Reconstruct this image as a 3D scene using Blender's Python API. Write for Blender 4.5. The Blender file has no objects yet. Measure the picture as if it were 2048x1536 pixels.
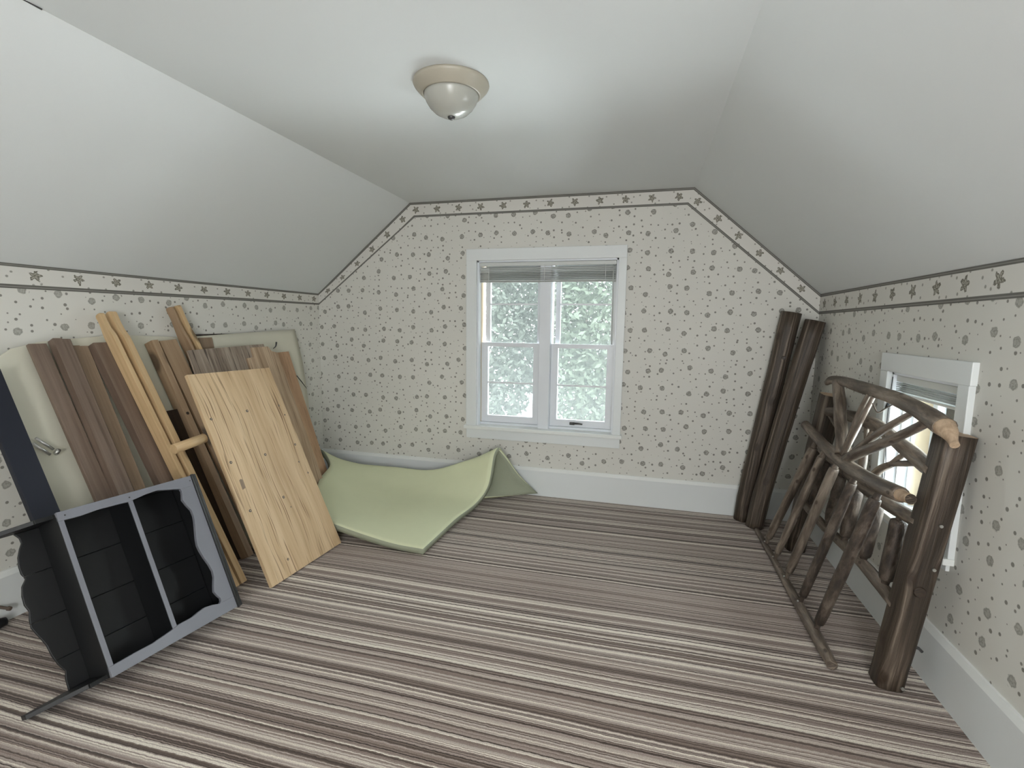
import bpy, bmesh, math, random
import numpy as np
from mathutils import Vector, Matrix, noise as mnoise
random.seed(7)
scene = bpy.context.scene
COL = scene.collection

# ------------------------------------------------------------------ camera
YAW, PITCH, ROLL = 0.2589, -0.1207, -0.0131
def cam_matrix():
    Rz = Matrix.Rotation(YAW, 3, 'Z'); Rx = Matrix.Rotation(PITCH, 3, 'X'); Ry = Matrix.Rotation(ROLL, 3, 'Y')
    R = Rz @ Rx @ Ry                       # columns: right, forward, up
    r, f, u = R.col[0], R.col[1], R.col[2]
    M = Matrix(((r.x, u.x, -f.x, 2.4778), (r.y, u.y, -f.y, 0.0), (r.z, u.z, -f.z, 1.2277), (0, 0, 0, 1)))
    return M
cd = bpy.data.cameras.new('camera'); cam = bpy.data.objects.new('camera', cd); COL.objects.link(cam)
cam.matrix_world = cam_matrix(); cd.sensor_width = 36.0; cd.lens = 984.277 / 2048 * 36.0
cd.clip_start = 0.03; cd.clip_end = 200
scene.camera = cam

# ------------------------------------------------------------------ world, light, exposure
SKY = (0.91, 0.965, 1.0); SKY_STRENGTH = 20.0
EXPOSURE = 0.53
REAR_FILL_W = 22.0
world = bpy.data.worlds.new('world'); scene.world = world; world.use_nodes = True
wn = world.node_tree; wn.nodes.clear()
wo = wn.nodes.new('ShaderNodeOutputWorld'); wb = wn.nodes.new('ShaderNodeBackground')
wb.inputs[0].default_value = (*SKY, 1); wb.inputs[1].default_value = SKY_STRENGTH
wn.links.new(wb.outputs[0], wo.inputs[0])
scene.view_settings.view_transform = 'Standard'; scene.view_settings.look = 'None'
scene.view_settings.gamma = 1.0; scene.view_settings.use_curve_mapping = False
scene.view_settings.exposure = EXPOSURE

def area(name, loc, rot, sx, sy, power=0, portal=False, color=(1, 1, 1)):
    l = bpy.data.lights.new(name, 'AREA'); l.shape = 'RECTANGLE'; l.size = sx; l.size_y = sy
    l.energy = power; l.color = color
    if portal: l.cycles.is_portal = True
    o = bpy.data.objects.new(name, l); COL.objects.link(o); o.location = loc; o.rotation_euler = rot
    return o
area('rear_front_fill', (2.68, -1.5, 1.2), (math.radians(88), 0, 0), 0.75, 0.9, power=30.0, color=(0.98, 0.99, 1.0))  # unseen fill light added behind the camera, facing the gable
area('rear_up_fill', (2.72, -1.25, 0.35), (math.radians(180), 0, 0), 0.8, 0.8, power=REAR_FILL_W, color=(0.98, 0.99, 1.0))  # second added fill behind the camera, turned up at the ceiling
W, D = 3.5, 3.3908
HL, HR, H, XL, XR = 1.4463, 1.4324, 2.0942, 0.7936, 2.7471
YB = -1.7                                   # rear gable wall behind the camera
# unseen fill lights added outside below the sills to brighten the ceiling
area('sill_fill_back', (1.8, D + 0.66, 0.06), (math.radians(-156), 0, 0), 1.9, 0.7, power=520, color=(0.93, 0.965, 1.0))
area('sill_fill_right', (W + 0.75, 2.2, -0.02), (0, math.radians(150), 0), 0.7, 1.8, power=230, color=(0.93, 0.965, 1.0))
# portals: where skylight enters
area('portal_back', (1.807, D + 0.17, 1.08), (math.radians(-90), 0, 0), 0.99, 1.18, portal=True)
area('portal_right', (W + 0.19, 2.165, 0.76), (0, math.radians(90), 0), 0.58, 0.49, portal=True)

# ------------------------------------------------------------------ node helpers
def new_mat(name):
    m = bpy.data.materials.new(name); m.use_nodes = True; nt = m.node_tree; nt.nodes.clear()
    out = nt.nodes.new('ShaderNodeOutputMaterial'); b = nt.nodes.new('ShaderNodeBsdfPrincipled')
    nt.links.new(b.outputs[0], out.inputs[0]); return m, nt, b, out
class NT:
    def __init__(s, nt): s.nt = nt
    def n(s, t, **kw):
        x = s.nt.nodes.new(t)
        for k, v in kw.items(): setattr(x, k, v)
        return x
    def set(s, sock, v):
        if isinstance(v, bpy.types.NodeSocket): s.nt.links.new(v, sock)
        else: sock.default_value = v
    def math(s, op, a, b=0.0, c=None, clamp=False):
        x = s.n('ShaderNodeMath', operation=op, use_clamp=clamp); s.set(x.inputs[0], a); s.set(x.inputs[1], b)
        if c is not None: s.set(x.inputs[2], c)
        return x.outputs[0]
    def mix(s, f, a, b):
        x = s.n('ShaderNodeMix', data_type='RGBA'); s.set(x.inputs[0], f)
        s.set(x.inputs[6], a if isinstance(a, bpy.types.NodeSocket) else (*a, 1)); s.set(x.inputs[7], b if isinstance(b, bpy.types.NodeSocket) else (*b, 1))
        return x.outputs[2]
    def sep(s, v):
        x = s.n('ShaderNodeSeparateXYZ'); s.set(x.inputs[0], v); return x.outputs
    def comb(s, a=0.0, b=0.0, c=0.0):
        x = s.n('ShaderNodeCombineXYZ')
        for i, v in enumerate((a, b, c)): s.set(x.inputs[i], v)
        return x.outputs[0]
    def noise(s, vec, scale=5, detail=2, rough=0.5, dist=0.0, dim='3D'):
        x = s.n('ShaderNodeTexNoise', noise_dimensions=dim)
        if dim == '1D': s.set(x.inputs['W'], vec)
        else: s.set(x.inputs['Vector'], vec)
        x.inputs['Scale'].default_value = scale; x.inputs['Detail'].default_value = detail
        x.inputs['Roughness'].default_value = rough; x.inputs['Distortion'].default_value = dist
        return x.outputs[0]
    def voro(s, vec, scale, rnd=1.0, dim='2D'):
        x = s.n('ShaderNodeTexVoronoi', voronoi_dimensions=dim); s.set(x.inputs['Vector'], vec)
        x.inputs['Scale'].default_value = scale; x.inputs['Randomness'].default_value = rnd
        return x.outputs
    def ramp(s, f, stops, interp='LINEAR'):
        x = s.n('ShaderNodeValToRGB'); x.color_ramp.interpolation = interp; e = x.color_ramp.elements
        while len(e) > 1: e.remove(e[-1])
        e[0].position, e[0].color = stops[0][0], (*stops[0][1], 1)
        for p, c in stops[1:]:
            q = e.new(p); q.color = (*c, 1)
        s.set(x.inputs[0], f); return x.outputs[0]
    def bump(s, h, strength=0.3, dist=0.01):
        x = s.n('ShaderNodeBump'); s.set(x.inputs['Height'], h); x.inputs['Strength'].default_value = strength
        x.inputs['Distance'].default_value = dist; return x.outputs[0]
    def step(s, v, edge, soft):      # 1 below edge
        x = s.n('ShaderNodeMapRange', clamp=True); s.set(x.inputs[0], v)
        x.inputs[1].default_value = edge - soft; x.inputs[2].default_value = edge + soft
        x.inputs[3].default_value = 1; x.inputs[4].default_value = 0; return x.outputs[0]
    def obj(s): return s.n('ShaderNodeTexCoord').outputs['Object']
    def uv(s): return s.n('ShaderNodeTexCoord').outputs['UV']
    def rnd(s): return s.n('ShaderNodeObjectInfo').outputs['Random']

def plain(name, col, rough=0.6, bump=0.0, bscale=60, spec=0.5, metal=0.0, var=0.0):
    m, nt, b, o = new_mat(name); T = NT(nt)
    b.inputs['Roughness'].default_value = rough; b.inputs['Specular IOR Level'].default_value = spec
    b.inputs['Metallic'].default_value = metal
    if var > 0:
        f = T.noise(T.obj(), 6, 3, 0.6)
        c = T.mix(f, tuple(max(0, x * (1 - var)) for x in col), tuple(min(1, x * (1 + var)) for x in col))
        nt.links.new(c, b.inputs['Base Color'])
    else: b.inputs['Base Color'].default_value = (*col, 1)
    if bump > 0: nt.links.new(T.bump(T.noise(T.obj(), bscale, 3), bump, 0.004), b.inputs['Normal'])
    return m

def wood(name, stops, gx=55, gy=2.5, streak=0.5, rough=0.55, knots=0.0, bump=0.15, streak_col=(0.05, 0.03, 0.02), fine=(260, 7), var=0.15, wavy=0.0, con=1.9):
    m, nt, b, o = new_mat(name); T = NT(nt); uv = T.sep(T.uv()); r = T.math('MULTIPLY', T.rnd(), 37.0)
    u = T.math('ADD', uv[0], r); v = T.math('ADD', uv[1], r)
    if wavy > 0:
        wv = T.noise(T.comb(T.math('MULTIPLY', u, 3.5), T.math('MULTIPLY', v, 1.6), r), 1, 2, 0.5)
        u = T.math('ADD', u, T.math('MULTIPLY', wv, wavy))
    kd = None
    if knots > 0:
        vo = T.voro(T.comb(T.math('MULTIPLY', u, 1.6), v, 0), knots, 1.0)
        kd = vo[0]
        u = T.math('ADD', u, T.math('MULTIPLY', T.math('DIVIDE', 0.0012, T.math('ADD', kd, 0.06)), 1.0))
    g = T.noise(T.comb(T.math('MULTIPLY', u, gx), T.math('MULTIPLY', v, gy), r), 1, 5, 0.62, 0.3)
    g = T.math('ADD', T.math('MULTIPLY', T.math('SUBTRACT', g, 0.5), con), 0.5, clamp=True)
    col = T.ramp(g, stops)
    f = T.noise(T.comb(T.math('MULTIPLY', u, fine[0]), T.math('MULTIPLY', v, fine[1]), r), 1, 2, 0.6)
    s = T.math('MULTIPLY', T.step(f, 0.36, 0.05), streak)
    col = T.mix(s, col, streak_col)
    big = T.noise(T.comb(T.math('MULTIPLY', u, 6), T.math('MULTIPLY', v, 2), r), 1, 2)
    hs = T.n('ShaderNodeHueSaturation'); T.set(hs.inputs['Color'], col)
    T.set(hs.inputs['Value'], T.math('ADD', 1 - var, T.math('MULTIPLY', big, 2 * var)))
    col = hs.outputs[0]
    if knots > 0:
        ring = T.step(kd, 0.075, 0.02)
        col = T.mix(T.math('MULTIPLY', ring, 0.75), col, (0.035, 0.02, 0.012))
    nt.links.new(col, b.inputs['Base Color']); b.inputs['Roughness'].default_value = rough
    nt.links.new(T.bump(T.math('ADD', g, T.math('MULTIPLY', f, 0.5)), bump, 0.004), b.inputs['Normal'])
    return m

PAINT = (0.70, 0.72, 0.69)
M = {}
M['ceiling'] = plain('ceiling_paint', (0.72, 0.745, 0.745), 0.9, 0.04, 250, 0.2)
M['trim'] = plain('white_trim_paint', (0.77, 0.80, 0.80), 0.4, 0.02, 90)
M['trimcap'] = plain('white_trim_cap_paint', (0.80, 0.82, 0.80), 0.4)
M['vinyl'] = plain('window_vinyl_white', (0.78, 0.81, 0.85), 0.35)
M['beige'] = plain('bare_pine_jamb_liner', (0.72, 0.60, 0.42), 0.5, 0.05, 40, var=0.1)
M['blind'] = plain('blind_metal_white', (0.62, 0.64, 0.62), 0.35)
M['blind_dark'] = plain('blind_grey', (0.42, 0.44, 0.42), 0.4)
M['metal'] = plain('steel_zinc', (0.55, 0.55, 0.53), 0.35, metal=0.9)
M['darkmetal'] = plain('dark_steel', (0.09, 0.09, 0.09), 0.4, metal=0.6)
M['black'] = plain('black_plastic', (0.012, 0.012, 0.014), 0.4)
M['navy'] = plain('navy_paint', (0.004, 0.006, 0.016), 0.55, 0.05, 50)
M['foam'] = plain('green_foam', (0.74, 0.77, 0.53), 0.85, 0.25, 260, 0.2, var=0.04)
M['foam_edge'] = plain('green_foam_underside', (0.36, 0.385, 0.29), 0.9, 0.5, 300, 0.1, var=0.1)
M['case_black'] = plain('black_cupboard_paint', (0.005, 0.0055, 0.0065), 0.5, 0.03, 60)
M['case_grey'] = plain('slate_cupboard_frame', (0.20, 0.205, 0.235), 0.36, 0.05, 120, 0.6, var=0.08)  # paler grey than the case, on face frame and shelf edges
M['cream'] = plain('cream_hardboard', (0.66, 0.64, 0.53), 0.6, 0.03, 20, 0.3, var=0.04)
M['fixture'] = plain('fixture_enamel', (0.40, 0.37, 0.30), 0.4)
M['frost'] = plain('frosted_glass_shade', (0.40, 0.40, 0.36), 0.25, var=0.08)
M['log'] = wood('stained_log_wood', [(0.25, (0.028, 0.019, 0.012)), (0.48, (0.060, 0.043, 0.030)), (0.62, (0.10, 0.075, 0.055)), (0.78, (0.19, 0.15, 0.115))], 62, 1.6, 0.65, 0.5, knots=3.0, bump=0.8, fine=(120, 3.0), var=0.25)
M['bark'] = wood('peeled_branch_bark', [(0.25, (0.06, 0.045, 0.034)), (0.5, (0.135, 0.105, 0.08)), (0.78, (0.27, 0.22, 0.175))], 30, 5, 0.3, 0.45, knots=7.0, bump=0.5, fine=(110, 9), var=0.25)
M['barkdark'] = wood('rough_dark_bark', [(0.25, (0.028, 0.02, 0.015)), (0.5, (0.065, 0.047, 0.035)), (0.78, (0.14, 0.11, 0.085))], 30, 12, 0.4, 0.6, knots=9.0, bump=0.9, fine=(120, 40), var=0.3)
M['cutwood'] = wood('bare_cut_wood', [(0.3, (0.42, 0.30, 0.20)), (0.7, (0.58, 0.43, 0.30))], 40, 40, 0.1, 0.6)
M['pine'] = wood('pine_board', [(0.28, (0.50, 0.33, 0.17)), (0.5, (0.60, 0.42, 0.23)), (0.75, (0.70, 0.52, 0.31))], 55, 1.4, 0.18, 0.5, knots=1.7, streak_col=(0.35, 0.2, 0.09), bump=0.08, con=0.95)
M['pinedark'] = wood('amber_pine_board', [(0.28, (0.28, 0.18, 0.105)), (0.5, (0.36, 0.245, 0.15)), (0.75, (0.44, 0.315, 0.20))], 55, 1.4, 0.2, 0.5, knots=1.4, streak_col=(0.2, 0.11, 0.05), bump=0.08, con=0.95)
M['walnut'] = wood('brown_stained_board', [(0.28, (0.135, 0.092, 0.066)), (0.5, (0.18, 0.128, 0.096)), (0.75, (0.235, 0.175, 0.135))], 60, 1.6, 0.2, 0.42, streak_col=(0.06, 0.04, 0.03), bump=0.06, con=0.95)
M['tanwood'] = wood('tan_stained_board', [(0.28, (0.20, 0.135, 0.085)), (0.5, (0.27, 0.19, 0.125)), (0.75, (0.34, 0.25, 0.17))], 60, 1.6, 0.2, 0.45, streak_col=(0.08, 0.05, 0.03), bump=0.06, con=0.95)
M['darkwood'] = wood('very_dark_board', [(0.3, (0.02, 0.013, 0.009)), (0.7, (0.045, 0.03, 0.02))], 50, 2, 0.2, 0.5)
M['ply'] = wood('golden_plywood', [(0.25, (0.52, 0.355, 0.20)), (0.5, (0.62, 0.45, 0.27)), (0.75, (0.70, 0.53, 0.34))], 26, 1.1, 0.9, 0.6, streak_col=(0.20, 0.11, 0.05), fine=(150, 2.6), bump=0.12, var=0.10, wavy=0.09, con=1.4)
M['plygrey'] = wood('weathered_grey_plywood', [(0.25, (0.20, 0.155, 0.12)), (0.5, (0.30, 0.24, 0.19)), (0.75, (0.40, 0.33, 0.265))], 34, 1.6, 0.9, 0.7, streak_col=(0.03, 0.02, 0.015), fine=(130, 4), bump=0.25, wavy=0.05)
M['plytan'] = wood('tan_plywood', [(0.25, (0.40, 0.275, 0.175)), (0.5, (0.50, 0.36, 0.24)), (0.75, (0.60, 0.45, 0.31))], 28, 1.3, 0.7, 0.6, streak_col=(0.10, 0.06, 0.035), fine=(140, 3), bump=0.15, wavy=0.06)
M['plyred'] = wood('reddish_plywood', [(0.25, (0.42, 0.255, 0.15)), (0.5, (0.50, 0.315, 0.19)), (0.75, (0.58, 0.385, 0.24))], 30, 1.4, 0.5, 0.6, streak_col=(0.17, 0.09, 0.045), fine=(190, 8), bump=0.12, wavy=0.05, con=1.4)

def wallpaper(name, ax):
    m, nt, b, o = new_mat(name); T = NT(nt); P = T.sep(T.obj()); a, z = P[ax], P[2]
    vec = T.comb(a, z, 0)
    wob = T.noise(vec, 90, 2); 
    v1 = T.voro(vec, 7.7, 0.42); d = T.math('ADD', v1[0], T.math('MULTIPLY', T.math('SUBTRACT', wob, 0.5), 0.10))
    motif = T.step(d, 0.122, 0.014); core = T.step(d, 0.094, 0.014)
    swirl = T.noise(vec, 130, 3, 0.7)
    inner = T.step(swirl, 0.47, 0.06)
    v2 = T.voro(vec, 21.0, 0.85); rr = T.sep(v2[1])[0]
    dot = T.step(T.math('ADD', v2[0], T.math('MULTIPLY', rr, 0.11)), 0.145, 0.02)
    dot = T.math('MULTIPLY', dot, T.math('SUBTRACT', 1.0, T.step(v1[0], 0.2, 0.02)))
    base = T.mix(T.noise(vec, 2.0, 2), (0.68, 0.67, 0.62), (0.74, 0.73, 0.68))
    c = T.mix(motif, base, (0.21, 0.20, 0.175) if ax == 0 else (0.31, 0.305, 0.27))
    c = T.mix(T.math('MULTIPLY', core, T.math('SUBTRACT', 1.0, inner)), c, (0.45, 0.44, 0.40))
    c = T.mix(T.math('MULTIPLY', dot, 0.8), c, (0.14, 0.13, 0.11))
    nt.links.new(c, b.inputs['Base Color']); b.inputs['Roughness'].default_value = 0.65
    b.inputs['Specular IOR Level'].default_value = 0.3
    nt.links.new(T.bump(T.noise(vec, 400, 2), 0.05, 0.001), b.inputs['Normal'])
    return m
M['paper_x'] = wallpaper('wallpaper_gable', 0); M['paper_y'] = wallpaper('wallpaper_side', 1)

def border_mat():
    m, nt, b, o = new_mat('wallpaper_border'); T = NT(nt); P = T.sep(T.uv()); u, v = P[0], P[1]   # u metres along, v metres across from the lower edge
    vec = T.comb(u, v, 0)
    fx = T.math('SUBTRACT', T.math('FRACT', T.math('DIVIDE', u, 0.165)), 0.5); dx = T.math('MULTIPLY', fx, 0.165)
    dy = T.math('SUBTRACT', v, 0.052)
    ang = T.math('ARCTAN2', dy, dx); cell = T.math('FLOOR', T.math('DIVIDE', u, 0.165))
    d = T.math('SQRT', T.math('ADD', T.math('MULTIPLY', dx, dx), T.math('MULTIPLY', dy, dy)))
    pet = T.math('MULTIPLY', T.math('SINE', T.math('ADD', T.math('MULTIPLY', ang, 5.0), T.math('MULTIPLY', cell, 1.7))), 0.006)
    d2 = T.math('ADD', T.math('SUBTRACT', d, pet), T.math('MULTIPLY', T.math('SUBTRACT', T.noise(vec, 110, 2), 0.5), 0.022))
    motif = T.step(d2, 0.020, 0.0015); core = T.step(d2, 0.0145, 0.0015)
    inn = T.step(T.noise(vec, 170, 2), 0.48, 0.05)
    v2 = T.voro(vec, 17.0, 0.7); dot = T.step(v2[0], 0.085, 0.02)
    dot = T.math('MULTIPLY', dot, T.math('SUBTRACT', 1.0, T.step(d, 0.034, 0.004)))
    top = T.math('SUBTRACT', 1.0, T.step(v, 0.0885, 0.0008)); bot = T.step(v, 0.0140, 0.0008)
    gap = T.math('MULTIPLY', T.step(T.math('ABSOLUTE', T.math('SUBTRACT', v, 0.0062)), 0.0014, 0.0006), 0.55)
    gap2 = T.math('MULTIPLY', T.step(T.math('ABSOLUTE', T.math('SUBTRACT', v, 0.0965)), 0.0014, 0.0006), 0.5)
    c = T.mix(motif, (0.70, 0.685, 0.64), (0.14, 0.13, 0.10))
    c = T.mix(T.math('MULTIPLY', core, T.math('SUBTRACT', 1.0, inn)), c, (0.40, 0.38, 0.32))
    c = T.mix(T.math('MULTIPLY', dot, 0.75), c, (0.2, 0.19, 0.16))
    c = T.mix(T.math('MAXIMUM', top, bot), c, (0.13, 0.125, 0.11))
    c = T.mix(T.math('MAXIMUM', gap, gap2), c, (0.40, 0.39, 0.36))
    nt.links.new(c, b.inputs['Base Color']); b.inputs['Roughness'].default_value = 0.6
    return m
M['border'] = border_mat()

def carpet_mat():
    m, nt, b, o = new_mat('striped_carpet'); T = NT(nt); P = T.sep(T.obj()); x, y = P[0], P[1]
    wx = T.noise(T.comb(T.math('MULTIPLY', x, 0.7), T.math('MULTIPLY', y, 1.2), 0), 1, 2)
    yy = T.math('ADD', y, T.math('MULTIPLY', wx, 0.045)); yy = T.math('SUBTRACT', yy, T.math('MULTIPLY', x, 0.006))
    fz = T.noise(T.comb(T.math('MULTIPLY', x, 60), T.math('MULTIPLY', y, 60), 0), 1, 2)
    yj = T.math('ADD', yy, T.math('MULTIPLY', T.math('SUBTRACT', fz, 0.5), 0.006))
    def cells(n, off):
        w = T.n('ShaderNodeTexWhiteNoise', noise_dimensions='1D'); T.set(w.inputs['W'], T.math('FLOOR', T.math('ADD', T.math('MULTIPLY', yj, n), off))); return w.outputs[0]
    a = cells(150, 7.3); c2 = cells(62, 15.7); f3 = cells(290, 5.1)
    big = T.noise(T.comb(0.0, T.math('MULTIPLY', yj, 14), 0), 1, 1)
    val = T.math('ADD', T.math('MULTIPLY', a, 0.42), T.math('ADD', T.math('MULTIPLY', c2, 0.10), T.math('MULTIPLY', f3, 0.40)))
    val = T.math('ADD', val, T.math('MULTIPLY', T.math('SUBTRACT', big, 0.5), 0.14))
    col = T.ramp(val, [(0.14, (0.050, 0.034, 0.026)), (0.26, (0.115, 0.082, 0.064)), (0.38, (0.25, 0.19, 0.16)), (0.50, (0.37, 0.30, 0.265)), (0.62, (0.50, 0.43, 0.375)), (0.74, (0.76, 0.70, 0.61))])
    pile = T.noise(T.comb(T.math('MULTIPLY', x, 330), T.math('MULTIPLY', y, 330), 0), 1, 2, 0.6)
    hs = T.n('ShaderNodeHueSaturation'); T.set(hs.inputs['Color'], col); T.set(hs.inputs['Value'], T.math('ADD', 0.45, T.math('MULTIPLY', pile, 1.2)))
    nt.links.new(hs.outputs[0], b.inputs['Base Color']); b.inputs['Roughness'].default_value = 0.95
    b.inputs['Specular IOR Level'].default_value = 0.15
    b.inputs['Sheen Weight'].default_value = 0.25; b.inputs['Sheen Roughness'].default_value = 0.5
    nt.links.new(T.bump(T.math('ADD', T.math('MULTIPLY', pile, 0.6), T.math('MULTIPLY', a, 0.7)), 0.5, 0.006), b.inputs['Normal'])
    return m
M['carpet'] = carpet_mat()

def glass_mat():
    m, nt, b, o = new_mat('window_glass'); nt.nodes.remove(b); T = NT(nt)
    t = T.n('ShaderNodeBsdfTransparent'); t.inputs[0].default_value = (0.93, 0.96, 0.95, 1)
    g = T.n('ShaderNodeBsdfGlossy'); g.inputs['Roughness'].default_value = 0.05
    mx = T.n('ShaderNodeMixShader'); fr = T.n('ShaderNodeFresnel'); fr.inputs[0].default_value = 1.45
    nt.links.new(fr.outputs[0], mx.inputs[0]); nt.links.new(t.outputs[0], mx.inputs[1]); nt.links.new(g.outputs[0], mx.inputs[2])
    nt.links.new(mx.outputs[0], o.inputs[0]); return m
M['glass'] = glass_mat()
def screen_mat():
    m, nt, b, o = new_mat('insect_screen_mesh'); nt.nodes.remove(b); T = NT(nt)
    t = T.n('ShaderNodeBsdfTransparent'); d = T.n('ShaderNodeBsdfDiffuse'); tr = T.n('ShaderNodeBsdfTranslucent')
    d.inputs[0].default_value = (0.06, 0.06, 0.06, 1); tr.inputs[0].default_value = (0.035, 0.037, 0.037, 1)
    a = T.n('ShaderNodeMixShader'); a.inputs[0].default_value = 0.6; nt.links.new(d.outputs[0], a.inputs[1]); nt.links.new(tr.outputs[0], a.inputs[2])
    P = T.obj(); n = T.noise(P, 120, 2, 0.7); n2 = T.noise(P, 330, 1, 0.5)
    f = T.math('ADD', 0.10, T.math('MULTIPLY', T.math('ADD', n, n2), 0.33), clamp=True)
    mx = T.n('ShaderNodeMixShader'); nt.links.new(f, mx.inputs[0]); nt.links.new(t.outputs[0], mx.inputs[1]); nt.links.new(a.outputs[0], mx.inputs[2])
    nt.links.new(mx.outputs[0], o.inputs[0]); return m
M['screen'] = screen_mat()
def leaf_mat(name, c1, c2):
    m, nt, b, o = new_mat(name); T = NT(nt)
    nt.links.new(T.mix(T.noise(T.obj(), 3, 3), c1, c2), b.inputs['Base Color']); b.inputs['Roughness'].default_value = 0.6
    b.inputs['Transmission Weight'].default_value = 0.0; return m
M['leaf'] = leaf_mat('tree_leaves', (0.04, 0.055, 0.037), (0.13, 0.155, 0.11)); M['leaf2'] = leaf_mat('grey_green_leaves', (0.04, 0.05, 0.04), (0.14, 0.155, 0.125))
M['trunk'] = plain('tree_trunk_bark', (0.12, 0.09, 0.07), 0.9, 0.5, 20)
M['pale_ground'] = plain('lawn', (0.42, 0.43, 0.42), 0.95, 0.3, 8, var=0.1)  # made pale grey so the ground bounces daylight up to the ceiling

# ------------------------------------------------------------------ object helpers
def mesh_obj(name, verts, faces, mat, parent=None, uvs=None, smooth=False, mats=None, fmat=None):
    me = bpy.data.meshes.new(name); me.from_pydata([tuple(v) for v in verts], [], faces); me.update()
    for mm in (mats or [mat]): me.materials.append(mm)
    if fmat:
        for p, i in zip(me.polygons, fmat): p.material_index = i
    if uvs is not None:
        lay = me.uv_layers.new(name='UVMap'); i = 0
        for f in uvs:
            for c in f: lay.data[i].uv = c; i += 1
    if smooth:
        for p in me.polygons: p.use_smooth = True
    o = bpy.data.objects.new(name, me); COL.objects.link(o)
    if parent is not None:
        o.parent = parent; o.matrix_parent_inverse = Matrix.Translation(-parent.location) if parent.parent is None and parent.type == 'EMPTY' else Matrix.Identity(4)
    return o
def empty(name, loc=(0, 0, 0)):
    o = bpy.data.objects.new(name, None); COL.objects.link(o); o.location = loc; o.empty_display_size = 0.05; return o
def tag(o, label=None, cat=None, group=None, kind=None):
    if label: o['label'] = label
    if cat: o['category'] = cat
    if group: o['group'] = group
    if kind: o['kind'] = kind
    return o
def struct(o, label=None, cat=None): return tag(o, label, cat, kind='structure')
BF = [(0, 3, 2, 1), (4, 5, 6, 7), (0, 1, 5, 4), (1, 2, 6, 5), (2, 3, 7, 6), (3, 0, 4, 7)]
class MB:
    def __init__(s): s.v = []; s.f = []; s.uv = []; s.m = []
    def box(s, x0, x1, y0, y1, z0, z1, m=0):
        return s.hexa([(x0, y0, z0), (x1, y0, z0), (x1, y1, z0), (x0, y1, z0), (x0, y0, z1), (x1, y0, z1), (x1, y1, z1), (x0, y1, z1)], m)
    def hexa(s, p, m=0):
        b = len(s.v); s.v += [Vector(q) for q in p]
        for f in BF:
            s.f.append(tuple(b + i for i in f)); P = [Vector(p[i]) for i in f]
            l1 = (P[1] - P[0]).length; l2 = (P[3] - P[0]).length
            if l1 > l2: s.uv.append([(0, 0), (0, l1), (l2, l1), (l2, 0)])
            else: s.uv.append([(0, 0), (l1, 0), (l1, l2), (0, l2)])
            s.m.append(m)
        return s
    def prism(s, poly, fr, depth, m=0, m_side=None):
        """poly: 2-D outline (a, b) in frame fr=(O, A, B, N); extruded from 0 to -depth along N"""
        O, A, B, N = fr; b = len(s.v); n = len(poly)
        s.v += [O + A * p[0] + B * p[1] for p in poly] + [O + A * p[0] + B * p[1] - N * depth for p in poly]
        s.f.append(tuple(b + i for i in range(n))); s.uv.append([tuple(p) for p in poly]); s.m.append(m)
        s.f.append(tuple(b + n + i for i in reversed(range(n)))); s.uv.append([tuple(p) for p in reversed(poly)]); s.m.append(m)
        L = 0
        for i in range(n):
            j = (i + 1) % n; e = math.dist(poly[i], poly[j]); s.f.append((b + j, b + i, b + n + i, b + n + j))
            vert = abs(poly[j][1] - poly[i][1]) >= abs(poly[j][0] - poly[i][0])
            if vert: s.uv.append([(0, poly[j][1]), (0, poly[i][1]), (depth, poly[i][1]), (depth, poly[j][1])])
            else: s.uv.append([(poly[j][0], 0), (poly[i][0], 0), (poly[i][0], depth), (poly[j][0], depth)])
            s.m.append(m if m_side is None else m_side)
        return s
    def build(s, name, mat, parent=None, mats=None, smooth=False, bevel=0.0):
        o = mesh_obj(name, s.v, s.f, mat, parent, s.uv, smooth, mats, s.m if mats else None)
        if bevel > 0: bevel_mod(o, bevel)
        bm = bmesh.new(); bm.from_mesh(o.data); bmesh.ops.recalc_face_normals(bm, faces=bm.faces); bm.to_mesh(o.data); bm.free()
        return o
def bevel_mod(o, w, seg=2):
    md = o.modifiers.new('bevel', 'BEVEL'); md.width = w; md.segments = seg; md.limit_method = 'ANGLE'; md.angle_limit = math.radians(50)
def catmull(pts, n):
    P = [Vector(p) for p in pts]; out = []
    P = [P[0] * 2 - P[1]] + P + [P[-1] * 2 - P[-2]]
    for i in range(1, len(P) - 2):
        for k in range(n):
            t = k / n; a, b, c, d = P[i - 1], P[i], P[i + 1], P[i + 2]
            out.append(0.5 * ((2 * b) + (c - a) * t + (2 * a - 5 * b + 4 * c - d) * t * t + (3 * b - a - 3 * c + d) * t ** 3))
    out.append(P[-2]); return out
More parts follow.
